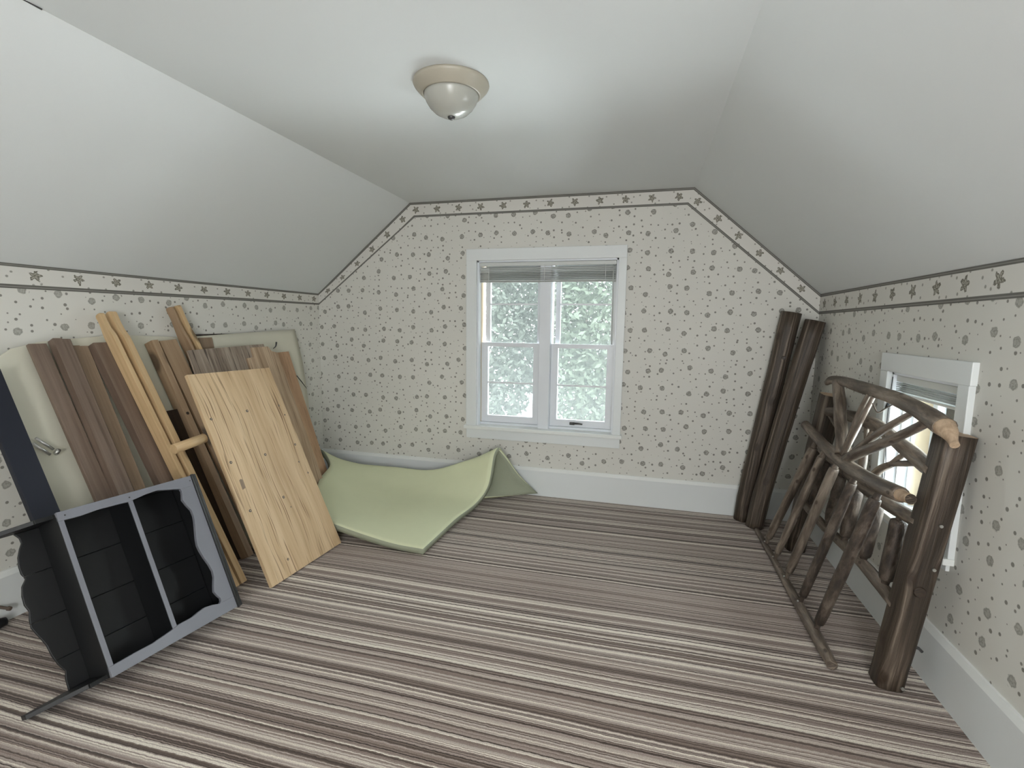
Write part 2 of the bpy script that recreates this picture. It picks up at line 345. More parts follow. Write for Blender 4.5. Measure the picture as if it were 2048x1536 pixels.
def tube(name, pts, rad, mat, parent=None, seg=14, rough=0.0, sq=0.0, n=6, caps=None, curve=True, seed=0, flat=None, orient=None, capmat=None):
    """a branch or log: pts path, rad scalar or list per pt, rough surface noise, sq squareness of the section"""
    R = [rad] * len(pts) if not isinstance(rad, (list, tuple)) else list(rad)
    if curve and len(pts) > 1:
        if len(pts) == 2:
            a, b = Vector(pts[0]), Vector(pts[1]); k = max(2, int((b - a).length / 0.05)); path = [a.lerp(b, i / k) for i in range(k + 1)]; rr = [R[0] + (R[1] - R[0]) * i / k for i in range(k + 1)]
        else:
            path = catmull(pts, n); rr = [v.x for v in catmull([(r, 0, 0) for r in R], n)]
    else: path = [Vector(p) for p in pts]; rr = R
    V = []; F = []; UV = []; L = 0.0; up = Vector(orient) if orient else Vector((0.13, 0.2, 1)); ls = []
    if orient is None and abs((path[-1] - path[0]).normalized().z) > 0.8: up = Vector((0, 1, 0.05))
    for i, p in enumerate(path):
        t = (path[min(i + 1, len(path) - 1)] - path[max(i - 1, 0)]).normalized()
        x = (up - t * up.dot(t)).normalized(); y = t.cross(x)
        if i: L += (p - path[i - 1]).length
        ls.append(L)
        for k in range(seg):
            a = 2 * math.pi * k / seg; r = rr[i]
            if sq > 0:
                c, s_ = abs(math.cos(a)), abs(math.sin(a)); r = r * ((1 - sq) + sq * min(1.27, 1 / max(c, s_)))
            if rough > 0:
                q = Vector((math.cos(a) * 1.2, math.sin(a) * 1.2, L * 9 + seed * 7.3)); r *= 1 + rough * mnoise.noise(q) * 1.6 + rough * 0.5 * mnoise.noise(q * 3.1)
            V.append(p + x * (math.cos(a) * r) + y * (math.sin(a) * r))
    fm = []
    for i in range(len(path) - 1):
        for k in range(seg):
            k2 = (k + 1) % seg; F.append((i * seg + k, i * seg + k2, (i + 1) * seg + k2, (i + 1) * seg + k))
            c = 2 * math.pi * rr[i] / seg; UV.append([(k * c, ls[i]), ((k + 1) * c, ls[i]), ((k + 1) * c, ls[i + 1]), (k * c, ls[i + 1])]); fm.append(0)
    for e, base in ((0, 0), (1, (len(path) - 1) * seg)):
        ring = [base + k for k in range(seg)]; ring = ring[::-1] if e == 0 else ring
        F.append(tuple(ring)); UV.append([(0.05 * math.cos(k), 0.05 * math.sin(k)) for k in range(seg)]); fm.append(1 if capmat else 0)
    o = mesh_obj(name, V, F, mat, parent, UV, True, [mat, capmat] if capmat else None, fm if capmat else None)
    for p in o.data.polygons[-2:]: p.use_smooth = False
    return o
def lathe(name, prof, cx, cy, mat, parent=None, seg=64):
    V = []; F = []
    for (r, z) in prof:
        for k in range(seg):
            a = 2 * math.pi * k / seg; V.append((cx + r * math.cos(a), cy + r * math.sin(a), z))
    for i in range(len(prof) - 1):
        for k in range(seg):
            k2 = (k + 1) % seg; F.append((i * seg + k, i * seg + k2, (i + 1) * seg + k2, (i + 1) * seg + k))
    F.append(tuple(range(seg))); F.append(tuple((len(prof) - 1) * seg + k for k in reversed(range(seg))))
    o = mesh_obj(name, V, F, mat, parent, None, True); o.data.polygons[-1].use_smooth = False; o.data.polygons[-2].use_smooth = False
    bm = bmesh.new(); bm.from_mesh(o.data); bmesh.ops.recalc_face_normals(bm, faces=bm.faces); bm.to_mesh(o.data); bm.free()
    return o

# ------------------------------------------------------------------ room shell
TH = 0.2
mb = MB().box(-0.3, W + 0.3, YB - 0.3, D + 0.3, -0.15, 0.0); struct(mb.build('floor', M['carpet']), 'striped brown and beige carpet covering the attic floor', 'floor')
mb = MB().box(XL - 0.02, XR + 0.02, YB - 0.2, D + 0.2, H, H + 0.15); struct(mb.build('ceiling', M['ceiling']), 'flat off-white middle part of the attic ceiling', 'ceiling')
def slope(name, x0, z0, x1, z1, label):
    a = Vector((x0, 0, z0)); b = Vector((x1, 0, z1)); d = (b - a).normalized(); n = Vector((-d.z, 0, d.x)); n = n if n.z > 0 else -n
    a2, b2 = a - d * 0.15, b; p = []
    for y in (YB - 0.2, D + 0.2):
        p += [Vector((a2.x, y, a2.z)), Vector((b2.x, y, b2.z)), Vector((b2.x, y, b2.z)) + n * 0.15, Vector((a2.x, y, a2.z)) + n * 0.15]
    m_ = MB().hexa(p); struct(m_.build(name, M['ceiling']), label, 'ceiling')
slope('ceiling_slope_left', 0, HL, XL, H, 'sloped off-white ceiling on the left, above the leaning boards')
slope('ceiling_slope_right', W, HR, XR, H, 'sloped off-white ceiling on the right, above the log bed frame')
def poly_wall(name, polys, y0, y1, mat, label):
    m_ = MB()
    for p in polys: m_.prism(p, (Vector((0, y0, 0)), Vector((1, 0, 0)), Vector((0, 0, 1)), Vector((0, -1, 0))), y1 - y0)
    struct(m_.build(name, mat), label, 'wall')
OX0, OX1, OZ0, OZ1 = 1.314, 2.30, 0.485, 1.672
poly_wall('wall_back', [[(-.2, 0), (OX0, 0), (OX0, H + .1), (XL, H + .1), (XL, H), (0, HL), (-.2, HL)], [(OX0, 0), (OX1, 0), (OX1, OZ0), (OX0, OZ0)], [(OX0, OZ1), (OX1, OZ1), (OX1, H + .1), (OX0, H + .1)],
    [(OX1, 0), (W + .2, 0), (W + .2, HR), (W, HR), (XR, H), (XR, H + .1), (OX1, H + .1)]], D, D + TH, M['paper_x'], 'gable end wall in white wallpaper with small grey rosebuds, around the double window')
poly_wall('wall_rear', [[(-.2, 0), (W + .2, 0), (W + .2, HR), (W, HR), (XR, H), (XR, H + .1), (XL, H + .1), (XL, H), (0, HL), (-.2, HL)]], YB - TH, YB, M['paper_x'], 'gable wall behind the viewer')
mb = MB().box(-0.2, 0, YB - .2, D + .1, 0, HL + 0.12); struct(mb.build('wall_left', M['paper_y']), 'left knee wall in grey rosebud wallpaper, behind the leaning boards', 'wall')
SY0, SY1, SZ0, SZ1 = 1.925, 2.411, 0.475, 1.052
mb = MB(); mb.box(W, W + .2, YB - .2, SY0, 0, HR + .12); mb.box(W, W + .2, SY1, D + .1, 0, HR + .12); mb.box(W, W + .2, SY0, SY1, 0, SZ0); mb.box(W, W + .2, SY0, SY1, SZ1, HR + .12)
struct(mb.build('wall_right', M['paper_y']), 'right knee wall in grey rosebud wallpaper, around the small window', 'wall')

# baseboards with a bevelled cap
BH = 0.205
def baseboard(name, pts, label):
    e = empty(name, (0, 0, 0)); struct(e, label, 'baseboard')
    (x0, x1, y0, y1), (dx, dy) = pts
    MB().box(x0, x1, y0, y1, 0, BH - 0.022).build('board', M['trim'], e)
    # cap: quarter-ish top
    m_ = MB()
    if dx:
        xs = (x0, x1) if dx > 0 else (x1, x0)
        m_.hexa([(xs[0], y0, BH - .022), (xs[1], y0, BH - .022), (xs[1], y1, BH - .022), (xs[0], y1, BH - .022), (xs[0], y0, BH), (xs[1] - dx * .009, y0, BH), (xs[1] - dx * .009, y1, BH), (xs[0], y1, BH)])
    else:
        m_.hexa([(x0, y1, BH - .022), (x0, y0, BH - .022), (x1, y0, BH - .022), (x1, y1, BH - .022), (x0, y1, BH), (x0, y0 + .009, BH), (x1, y0 + .009, BH), (x1, y1, BH)])
    m_.build('cap', M['trimcap'], e)
baseboard('baseboard_back', ((0, W, D - .018, D), (0, -1)), 'tall white baseboard along the gable wall under the double window')
baseboard('baseboard_left', ((0, .018, YB, D - .018), (1, 0)), 'tall white baseboard along the left knee wall')
baseboard('baseboard_right', ((W - .018, W, YB, D - .018), (-1, 0)), 'tall white baseboard along the right knee wall')

# wallpaper border strips, 10.4 cm wide
BW = 0.104
def border(name, segs, label):
    """segs: list of (outerA, outerB, innerA, innerB) quads, u runs on"""
    V = []; F = []; U = []; u = 0.0
    for (oa, ob, ia, ib) in segs:
        b = len(V); V += [oa, ob, ib, ia]; L = (Vector(ob) - Vector(oa)).length; F.append((b, b + 1, b + 2, b + 3))
        s0 = (Vector(ia) - Vector(oa)).dot((Vector(ob) - Vector(oa)).normalized()); s1 = (Vector(ib) - Vector(oa)).dot((Vector(ob) - Vector(oa)).normalized())
        U.append([(u, BW), (u + L, BW), (u + s1, 0), (u + s0, 0)]); u += L
    o = mesh_obj(name, V, F, M['border'], None, U); md = o.modifiers.new('s', 'SOLIDIFY'); md.thickness = 0.0012; md.offset = 0
    struct(o, label, 'wallpaper border')
yb = D - 0.0012
P0 = [Vector((0, yb, HL)), Vector((XL, yb, H)), Vector((XR, yb, H)), Vector((W, yb, HR))]
def inset(P, w):
    out = []; d = [(P[i + 1] - P[i]).normalized() for i in range(len(P) - 1)]; ns = [Vector((q.z, 0, -q.x)) for q in d]
    out.append(Vector((0, P[0].y, 0)) + Vector((P[0].x, 0, P[0].z - w / abs(d[0].x))))
    for i in range(1, len(P) - 1):
        a = P[i] + ns[i - 1] * w; b = P[i] + ns[i] * w; c1, c2 = d[i - 1], d[i]
        det = c1.x * (-c2.z) + c2.x * c1.z; t = ((b.x - a.x) * (-c2.z) + c2.x * (b.z - a.z)) / det; out.append(a + c1 * t)
    out.append(Vector((P[-1].x, P[-1].y, P[-1].z - w / abs(d[-1].x)))); return out
I0 = inset(P0, BW)
I0[0] = Vector((0, yb, HL - .088)); I0[-1] = Vector((W, yb, HR - .122))
border('trim_1', [(P0[i], P0[i + 1], I0[i], I0[i + 1]) for i in range(3)], 'wallpaper border with butterflies and double lines under the ceiling of the gable wall')
border('trim_2', [(Vector((.0012, YB, HL)), Vector((.0012, D, HL)), Vector((.0012, YB, HL - .122)), Vector((.0012, D, HL - .086)))], 'wallpaper border with butterflies along the top of the left knee wall')
border('trim_3', [(Vector((W - .0012, D, HR)), Vector((W - .0012, YB, HR)), Vector((W - .0012, D, HR - .120)), Vector((W - .0012, YB, HR - .095)))], 'wallpaper border with butterflies along the top of the right knee wall')
# open crack in the taped ceiling seam at the upper left
tube('trim_4', [(XL - .004, 1.00, H - .003), (XL + .001, 1.055, H - .001), (XL + .004, 1.11, H - .002)], [.0008, .0016, .0026], M['darkmetal'], None, 6)
struct(bpy.data.objects['trim_4'], 'short dark crack in the ceiling seam at the top left corner of the photo', 'crack')

# ------------------------------------------------------------------ window 1 (gable, double unit)
w1 = empty('window_1', (1.807, D, OZ0)); struct(w1, 'double window with four white sashes in the gable wall', 'window')
CT = 0.02
MB().box(1.237, OX0, D - CT, D, 0.475, OZ1 + .0, ).build('side_casing', M['trim'], w1, bevel=.002)
MB().box(OX1, 2.352, D - CT, D, 0.475, OZ1 + .0).build('side_casing', M['trim'], w1, bevel=.002)
MB().box(1.237, 2.352, D - CT, D, OZ1, 1.752).build('head_casing', M['trim'], w1, bevel=.002)
MB().box(1.225, 2.364, D - CT - .02, D + .05, 0.462, 0.487).build('stool', M['trimcap'], w1, bevel=.003)
MB().box(1.24, 2.35, D - CT, D, 0.392, 0.462).build('apron', M['trim'], w1, bevel=.002)
MB().box(OX0, OX0 + .012, D, D + .05, OZ0, OZ1).build('jamb', M['vinyl'], w1); MB().box(OX1 - .012, OX1, D, D + .05, OZ0, OZ1).build('jamb', M['vinyl'], w1)
MB().box(OX0, OX0 + .012, D + .05, D + .16, OZ0, OZ1).build('jamb_liner', M['beige'], w1); MB().box(OX1 - .012, OX1, D + .05, D + .16, OZ0, OZ1).build('jamb_liner', M['beige'], w1)
MB().box(OX0, OX1, D, D + .16, OZ1 - .012, OZ1).build('head_jamb', M['vinyl'], w1)
MB().box(OX0, OX1, D + .05, D + .17, OZ0 - .01, OZ0 + .018).build('sill', M['vinyl'], w1)
MB().box(1.768, 1.846, D + .015, D + .15, OZ0, OZ1).build('mullion', M['vinyl'], w1, bevel=.003)
def sash(par, x0, x1, z0, z1, y0, st, rail_t, rail_b, munt, name='sash'):
    """gable sash: four frame members in one part, muntin and pane below it"""
    y1 = y0 + .03; m_ = MB(); m_.box(x0, x0 + st, y0, y1, z0, z1); m_.box(x1 - st, x1, y0, y1, z0, z1); m_.box(x0 + st, x1 - st, y0, y1, z1 - rail_t, z1); m_.box(x0 + st, x1 - st, y0, y1, z0, z0 + rail_b)
    s = m_.build(name, M['vinyl'], par)
    g = MB().box(x0 + st - .003, x1 - st + .003, y0 + .013, y0 + .017, z0 + rail_b - .003, z1 - rail_t + .003).build('pane', M['glass'], s)
    k = MB().box(x0 + st, x1 - st, y0 + .006, y0 + .0125, munt - .006, munt + .006).build('muntin', M['vinyl'], s)
    for c in (g, k): c.matrix_parent_inverse = Matrix.Translation(-w1.location) @ Matrix.Identity(4) if False else c.matrix_parent_inverse
    return s
for (x0, x1) in ((OX0 + .013, 1.766), (1.848, OX1 - .013)):
    sash(w1, x0 + .02, x1, 1.065, 1.658, D + .105, .032, .04, .028, 1.372)
    sash(w1, x0, x1, 0.505, 1.094, D + .065, .048, .030, .048, 0.800)
    MB().box(x0, x1, D + .150, D + .152, .50, 1.66).build('insect_screen', M['screen'], w1)
tube('sash_lock', [(2.02, D + .058, .531), (2.055, D + .045, .534), (2.085, D + .052, .530)], [.008, .007, .005], M['darkmetal'], w1, 8)
MB().box(1.993, 2.03, D + .052, D + .065, .520, .540).build('crank', M['darkmetal'], w1, bevel=.003)
# raised blind of the gable window
bl = empty('window_blind', (1.807, D + .02, 1.66)); tag(bl, 'white metal mini blind pulled up to the top of the gable window', 'blind')
MB().box(OX0 + .016, OX1 - .016, D + .003, D + .03, 1.632, 1.658).build('headrail', M['blind'], bl, bevel=.002)
for i in range(9):
    z = 1.626 - i * 0.0105; x0, x1 = OX0 + .018, OX1 - .018; m_ = MB(); dz = .0135
    y0, y1 = D + .003, D + .030; zz = z - (0.0006 * i)
    m_.hexa([(x0, y0, zz - dz), (x1, y0, zz - dz), (x1, y1, zz), (x0, y1, zz), (x0, y0, zz - dz + .003), (x1, y0, zz - dz + .003), (x1, y1, zz + .003), (x0, y1, zz + .003)])
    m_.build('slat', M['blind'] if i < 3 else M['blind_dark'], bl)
MB().box(OX0 + .018, OX1 - .018, D + .003, D + .028, 1.520, 1.532).build('bottom_rail', M['blind'], bl, bevel=.002)
for x in (OX0 + .085, 1.80, OX1 - .085): tube('ladder_cord', [(x, D + .001, 1.64), (x, D + .001, 1.524)], .0016, M['trimcap'], bl, 6, curve=False)
tube('tilt_wand', [(OX1 - .035, D + .004, 1.63), (OX1 - .03, D + .002, 1.3), (OX1 - .028, D + .002, 1.1)], [.0035, .0035, .0045], M['blind_dark'], bl, 8)

# ------------------------------------------------------------------ window 2 (right knee wall)
w2 = empty('window_2', (W, 2.168, SZ0)); struct(w2, 'small single window low in the right knee wall behind the log bed frame', 'window')
MB().box(W - CT, W, 1.866, SY0, SZ0, SZ1).build('side_casing', M['trim'], w2, bevel=.002)
MB().box(W - CT, W, SY1, 2.474, SZ0, SZ1).build('side_casing', M['trim'], w2, bevel=.002)
MB().box(W - CT, W, 1.862, 2.476, SZ1, 1.128).build('head_casing', M['trim'], w2, bevel=.002)
MB().box(W - CT - .012, W + .05, 1.866, 2.478, .452, SZ0).build('stool', M['trimcap'], w2, bevel=.003)
MB().box(W - .012, W, 1.885, 2.46, .425, .452).build('apron', M['trim'], w2, bevel=.002)
for (y0, y1) in ((SY0, SY0 + .012), (SY1 - .012, SY1)):
    MB().box(W, W + .1, y0, y1, SZ0, SZ1).build('jamb', M['vinyl'], w2); MB().box(W + .1, W + .152, y0, y1, SZ0, SZ1).build('jamb_liner', M['beige'], w2)
    MB().box(W + .152, W + .2, y0, y1, SZ0, SZ1).build('jamb', M['vinyl'], w2)
for x in (W + .045, W + .085): MB().box(x, x + .008, SY1 - .018, SY1 - .012, SZ0, SZ1).build('stop', M['trimcap'], w2)
MB().box(W, W + .2, SY0, SY1, SZ1 - .012, SZ1).build('head_jamb', M['vinyl'], w2)
MB().box(W, W + .2, SY0, SY1, SZ0 - .008, SZ0 + .008).build('sill', M['vinyl'], w2)
m_ = MB(); xs = (W + .155, W + .18)
m_.box(*xs, SY0 + .012, SY0 + .04, SZ0 + .008, SZ1 - .012); m_.box(*xs, SY1 - .04, SY1 - .012, SZ0 + .008, SZ1 - .012)
m_.box(*xs, SY0 + .04, SY1 - .04, SZ0 + .008, SZ0 + .04); m_.box(*xs, SY0 + .04, SY1 - .04, SZ1 - .04, SZ1 - .012)
s2 = m_.build('sash', M['vinyl'], w2)
MB().box(W + .165, W + .169, SY0 + .037, SY1 - .037, SZ0 + .037, SZ1 - .037).build('pane', M['glass'], s2)
MB().box(W + .160, W + .1645, SY0 + .04, SY1 - .04, .755, .768).build('muntin', M['vinyl'], s2)
bl2 = empty('window_blind', (W + .03, 2.168, 1.03)); tag(bl2, 'grey mini blind pulled up inside the small right window', 'blind')
MB().box(W + .008, W + .036, SY0 + .014, SY1 - .02, 1.012, 1.038).build('headrail', M['blind'], bl2, bevel=.002)
for i in range(5):
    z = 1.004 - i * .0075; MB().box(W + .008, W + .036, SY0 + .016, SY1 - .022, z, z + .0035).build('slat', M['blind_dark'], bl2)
MB().box(W + .008, W + .034, SY0 + .016, SY1 - .022, .958, .968).build('bottom_rail', M['blind'], bl2, bevel=.002)
tube('pull_cord', [(W - .005, 2.395, 1.03), (W - .012, 2.385, .94), (W - .010, 2.392, .80), (W - .012, 2.36, .66), (W - .01, 2.375, .52)], .0017, M['black'], bl2, 6)
tube('cord_knob', [(W - .012, 2.40, .918), (W - .012, 2.40, .896)], [.004, .008], M['black'], bl2, 8, curve=False)

# ------------------------------------------------------------------ outside
g_ = MB().box(-40, 44, -40, 46, -3.2, -3.0).build('lawn', M['pale_ground']); tag(g_, 'lawn outside, below the attic windows, paled to bounce daylight up', 'ground', kind='structure')
def tree(cx, cy, h, r, mat, label, seed):
    rnd = random.Random(seed); e = empty('tree', (cx, cy, -3)); tag(e, label, 'tree', 'trees outside the gable window')
    V = []; F = []
    for i in range(24000):
        while True:
            p = Vector((rnd.uniform(-1, 1), rnd.uniform(-1, 1), rnd.uniform(-1, 1)))
            if 0.45 < p.length < 1: break
        q = Vector((cx + p.x * r, cy + p.y * r, -3 + h * .55 + p.z * h * .45)); s = rnd.uniform(.035, .09)
        a = Vector((rnd.uniform(-1, 1), rnd.uniform(-1, 1), rnd.uniform(-1, 1))).normalized(); c = a.orthogonal().normalized(); b = len(V)
        V += [q - a * s, q + c * s * .5, q + a * s, q - c * s * .5]; F.append((b, b + 1, b + 2, b + 3))
    f = mesh_obj('foliage', V, F, mat, e); f['kind'] = 'stuff'
    tube('trunk', [(cx, cy, -3), (cx + .1, cy, -3 + h * .3), (cx, cy + .1, -3 + h * .6)], [.22, .16, .1], M['trunk'], e, 10)
tree(-1.3, 10.3, 8.6, 1.75, M['leaf2'], 'grey green tree filling the left panes of the gable window', 1)
tree(2.2, 10.0, 8.4, 1.75, M['leaf'], 'light green tree seen through the right panes of the gable window', 2)
tree(.6, 15.0, 11.0, 3.0, M['leaf2'], 'taller tree between the two nearer ones outside the gable window', 3)

# ------------------------------------------------------------------ ceiling light
LX, LY = 1.762, 1.785
cl = empty('ceiling_light', (LX, LY, H)); tag(cl, 'round flush ceiling light with beige pan and frosted bowl shade', 'ceiling light')
lathe('pan', [(.137, H), (.138, H - .006), (.135, H - .012), (.122, H - .026), (.108, H - .040), (.104, H - .043), (.100, H - .040), (.096, H - .02)], LX, LY, M['fixture'], cl)
lathe('glass_shade', [(.099, H - .030), (.0995, H - .040), (.098, H - .048), (.092, H - .063), (.080, H - .082), (.062, H - .099), (.040, H - .110), (.018, H - .1145), (.004, H - .115)], LX, LY, M['frost'], cl)
lathe('finial', [(.013, H - .113), (.014, H - .117), (.011, H - .122), (.004, H - .126)], LX, LY, M['darkmetal'], cl, 24)

# ------------------------------------------------------------------ leaning boards on the left
def frame_from(tl, tr, fl, fr):
    tl, tr, fl, fr = map(Vector, (tl, tr, fl, fr)); O = (fl + fr) / 2; T_ = (tl + tr) / 2
    B = (T_ - O); L = B.length; B.normalize(); A = ((tr - tl).normalized() + (fr - fl).normalized()); A = (A - B * A.dot(B)).normalized()
    N = A.cross(B); N = N if N.x > 0 else -N
    return O, A, B, N, L
def leaning(name, q, th, mat, label, cat='board', w=None, group=None, prof=None, lift=0.0, gaps=None):
    O, A, B, N, L = frame_from(*q)
    wt = (Vector(q[1]) - Vector(q[0])).length; wf = (Vector(q[3]) - Vector(q[2])).length
    w = w or (wt + wf) / 2
    O = O + N * lift
    O = O + Vector((0, 0, th * N.z)) # back lower edge meets the floor
    L -= th * N.z
    m_ = MB()
    if prof is None: m_.prism([(-w / 2, 0), (w / 2, 0), (w / 2, L), (-w / 2, L)], (O, A, B, N), th)
    else:
        # prof: cross-section outline (a, n) with a in -0.5..0.5 of width, n depth above back face
        n = len(prof); b = len(m_.v); 
        for s in (0, L): m_.v += [O + A * (p[0] * w) + B * s + N * (p[1] - th) for p in prof]
        acc = 0
        for i in range(n):
            j = (i + 1) % n; e = math.hypot((prof[j][0] - prof[i][0]) * w, prof[j][1] - prof[i][1]); m_.f.append((b + i, b + j, b + n + j, b + n + i)); m_.uv.append([(acc, 0), (acc + e, 0), (acc + e, L), (acc, L)]); m_.m.append(0); acc += e
        m_.f.append(tuple(b + i for i in reversed(range(n)))); m_.uv.append([(p[0] * w, p[1]) for p in reversed(prof)]); m_.m.append(0)
        m_.f.append(tuple(b + n + i for i in range(n))); m_.uv.append([(p[0] * w, p[1]) for p in prof]); m_.m.append(0)
    o = m_.build(name, mat, bevel=.0015 if prof is None else 0)
    tag(o, label, cat, group); return o
G1 = 'boards leaning against the left wall'
Q = {
 'P1': [[0.075, 1.421, 1.119], [0.072, 1.488, 1.128], [0.62, 1.416, 0], [0.62, 1.474, 0]],
 'P2': [[0.084, 1.505, 1.137], [0.080, 1.573, 1.148], [0.67, 1.458, 0], [0.67, 1.530, 0]],
 'P3': [[0.068, 1.589, 1.109], [0.068, 1.648, 1.110], [0.59, 1.552, 0], [0.59, 1.625, 0]],
 'P4': [[0.085, 1.650, 1.111], [0.078, 1.733, 1.124], [0.65, 1.672, 0], [0.65, 1.740, 0]],
}
leaning('plank', Q['P1'], .018, M['walnut'], 'leftmost dark brown board leaning against the cream sheet', 'board', group=G1)
leaning('door_casing', Q['P2'], .036, M['walnut'], 'tall brown moulding with two stepped faces, second from the left', 'board', group=G1,
        prof=[(-.5, 0), (.5, 0), (.5, .026), (.42, .030), (.02, .030), (-.02, .036), (-.5, .036)])
leaning('plank', Q['P3'], .018, M['tanwood'], 'tan brown board with a stepped edge, third from the left', 'board', group=G1,
        prof=[(-.5, 0), (.5, 0), (.5, .012), (.0, .012), (-.06, .018), (-.5, .018)])
leaning('plank', Q['P4'], .042, M['walnut'], 'brown board standing just left of the two pale pine rails', 'board', group=G1, lift=.006)

def bed_rail(q, th_n, wa, label, group, neck=0.10, mat='pine', lift=0.0):
    """board on edge (thin across, deep along N) whose top end narrows to a rounded neck"""
    O, A, B, N, L = frame_from(*q); O = O + Vector((0, 0, th_n * abs(N.z))) + N * lift
    dpt = th_n
    prof = [(0, 0)]                                   # outline in (N-depth c, B) plane; front = 0, back = -dpt
    front = [(0, 0), (0, L - neck * 1.25), (-.003, L - neck * 1.1), (-.011, L - neck * .80), (-.013, L - neck * .45), (-.010, L - .010), (-.014, L - .002)]
    back = [(-dpt * .5, L), (-dpt + .013, L - .002), (-dpt + .008, L - .012), (-dpt + .010, L - neck * .45), (-dpt + .004, L - neck * .8), (-dpt, L - neck * 1.1), (-dpt, 0)]
    pts = front + back; m_ = MB(); fr = (O - A * (wa / 2), N, B, -A)
    m_.prism(pts, fr, wa); o = m_.build('bed_rail', M[mat], bevel=.002); tag(o, label, 'bed rail', group); return o
GR = 'pale pine bed rails with narrowed ends'
bed_rail([[0.080, 1.704, 1.235], [0.078, 1.737, 1.24], [0.74, 1.712, 0], [0.74, 1.745, 0]], .055, .021, 'left one of the two pale pine rails crossing the brown boards', GR)
bed_rail([[0.076, 1.755, 1.245], [0.074, 1.79, 1.248], [0.74, 1.750, 0], [0.74, 1.785, 0]], .055, .032, 'right one of the two pale pine rails crossing the brown boards', GR, neck=.12)
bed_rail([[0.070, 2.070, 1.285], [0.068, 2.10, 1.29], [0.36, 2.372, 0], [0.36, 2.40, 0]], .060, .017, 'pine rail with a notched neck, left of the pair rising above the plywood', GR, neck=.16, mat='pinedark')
bed_rail([[0.067, 2.112, 1.295], [0.066, 2.142, 1.30], [0.36, 2.438, 0], [0.36, 2.47, 0]], .060, .020, 'pine rail with a notched neck, right of the pair rising above the plywood', GR, neck=.16)
PA = [[0.092, 1.922, 1.123], [0.092, 1.957, 1.127], [0.565, 1.980, 0], [0.565, 2.015, 0]]
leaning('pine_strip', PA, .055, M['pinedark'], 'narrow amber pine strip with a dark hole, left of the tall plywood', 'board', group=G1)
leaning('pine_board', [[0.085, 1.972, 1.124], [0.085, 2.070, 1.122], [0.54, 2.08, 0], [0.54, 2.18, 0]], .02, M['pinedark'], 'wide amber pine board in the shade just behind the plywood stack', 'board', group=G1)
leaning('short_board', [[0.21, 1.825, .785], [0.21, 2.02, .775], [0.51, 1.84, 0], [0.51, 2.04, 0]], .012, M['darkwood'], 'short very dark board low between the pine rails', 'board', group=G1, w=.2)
leaning('wood_strip', [[0.060, 2.232, 1.130], [0.060, 2.322, 1.130], [0.275, 2.24, 0], [0.275, 2.33, 0]], .008, M['tanwood'], 'brown board end showing just above the grey plywood', 'board', group=G1)

# knot hole of the pine strip
O, A, B, N, L = frame_from(*PA); c = O + Vector((0, 0, .055 * N.z)) + B * .80
tube('knot', [c + N * .001, c - N * .004], [.008, .008], M['darkwood'], bpy.data.objects['pine_strip'], 12, curve=False)

# plywood sheets
def ply(name, q, th, mat, label, lift=0, notch=None, edge=None):
    return leaning(name, q, th, mat, label, 'plywood', group='plywood offcuts leaning against the left wall', lift=lift)
leaning('plywood_sheet', [[0.145, 2.080, 1.081], [0.149, 2.622, 1.070], [0.50, 2.105, 0], [0.50, 2.66, 0]], .012, M['plygrey'], 'weathered grey plywood sheet with black grain behind the golden plywood', 'plywood', group='plywood offcuts leaning against the left wall')
# tan sheet with a stepped upper right corner
O, A, B, N, L = frame_from([0.175, 2.470, 1.02], [0.175, 2.69, 1.02], [0.53, 2.470, 0], [0.53, 2.71, 0]); w = .27
m_ = MB(); m_.prism([(-w / 2, 0), (w / 2 + .02, 0), (w / 2 - .005, L), (w / 2 - .05, L + .012), (w / 2 - .07, L + .045), (-w / 2 + .06, L + .045), (-w / 2 + .055, L - .015), (-w / 2, L - .02)], (O + Vector((0, 0, .012 * N.z)), A, B, N), .012)
tag(m_.build('plywood_sheet', M['plytan']), 'narrow tan plywood sheet with a notched upper corner, between grey and reddish sheets', 'plywood', 'plywood offcuts leaning against the left wall')
leaning('plywood_sheet', [[0.108, 2.70, 1.022], [0.108, 2.885, 1.017], [0.43, 2.70, 0], [0.43, 2.935, 0]], .012, M['plyred'], 'reddish plywood sheet, rightmost and rearmost of the plywood', 'plywood', group='plywood offcuts leaning against the left wall')
# golden sheet in front
BL, BR, TL = Vector((0.873, 1.789, 0)), Vector((0.901, 2.286, 0)), Vector((0.424, 1.815, 0.969))
A = (BR - BL).normalized(); N = (0.906 * Vector((1, 0, 0)) + Vector((0, -0.052, 0.421))).normalized(); B = N.cross(A); B = B if B.z > 0 else -B
pw, phh, pth = .498, 1.065, .019
OG = BL + B * (pth * .0) + Vector((0, 0, pth * N.z)); gp = empty('plywood_sheet', tuple(BL)); tag(gp, 'large golden plywood panel with screw holes leaning in front of the stack', 'plywood', 'plywood offcuts leaning against the left wall')
m_ = MB(); m_.prism([(0, 0), (pw, 0), (pw - .002, phh - .006), (.004, phh)], (OG, A, B, N), pth); m_.build('panel', M['ply'], gp, bevel=.001)
def disc(name, c, n_, r, mat, par, h=.002):
    return tube(name, [c - n_ * .002, c + n_ * h], [r, r * .85], mat, par, 12, curve=False)
for (u, v, r) in [(.244, .84, .006), (.035, .835, .0055), (.456, .835, .0045), (.246, .598, .006), (.458, .602, .0055), (.045, .611, .006), (.436, .505, .004), (.467, .431, .004), (.251, .361, .006), (.043, .365, .006), (.271, .30, .003), (.135, .075, .005), (.47, .777, .004)]:
    c = OG + A * u + B * v; s = disc('screw', c, N, r * 1.3, M['darkmetal'], gp, .0012); disc('screw_head', c + N * .0012, N, r * .6, M['cutwood'], s, .0008)
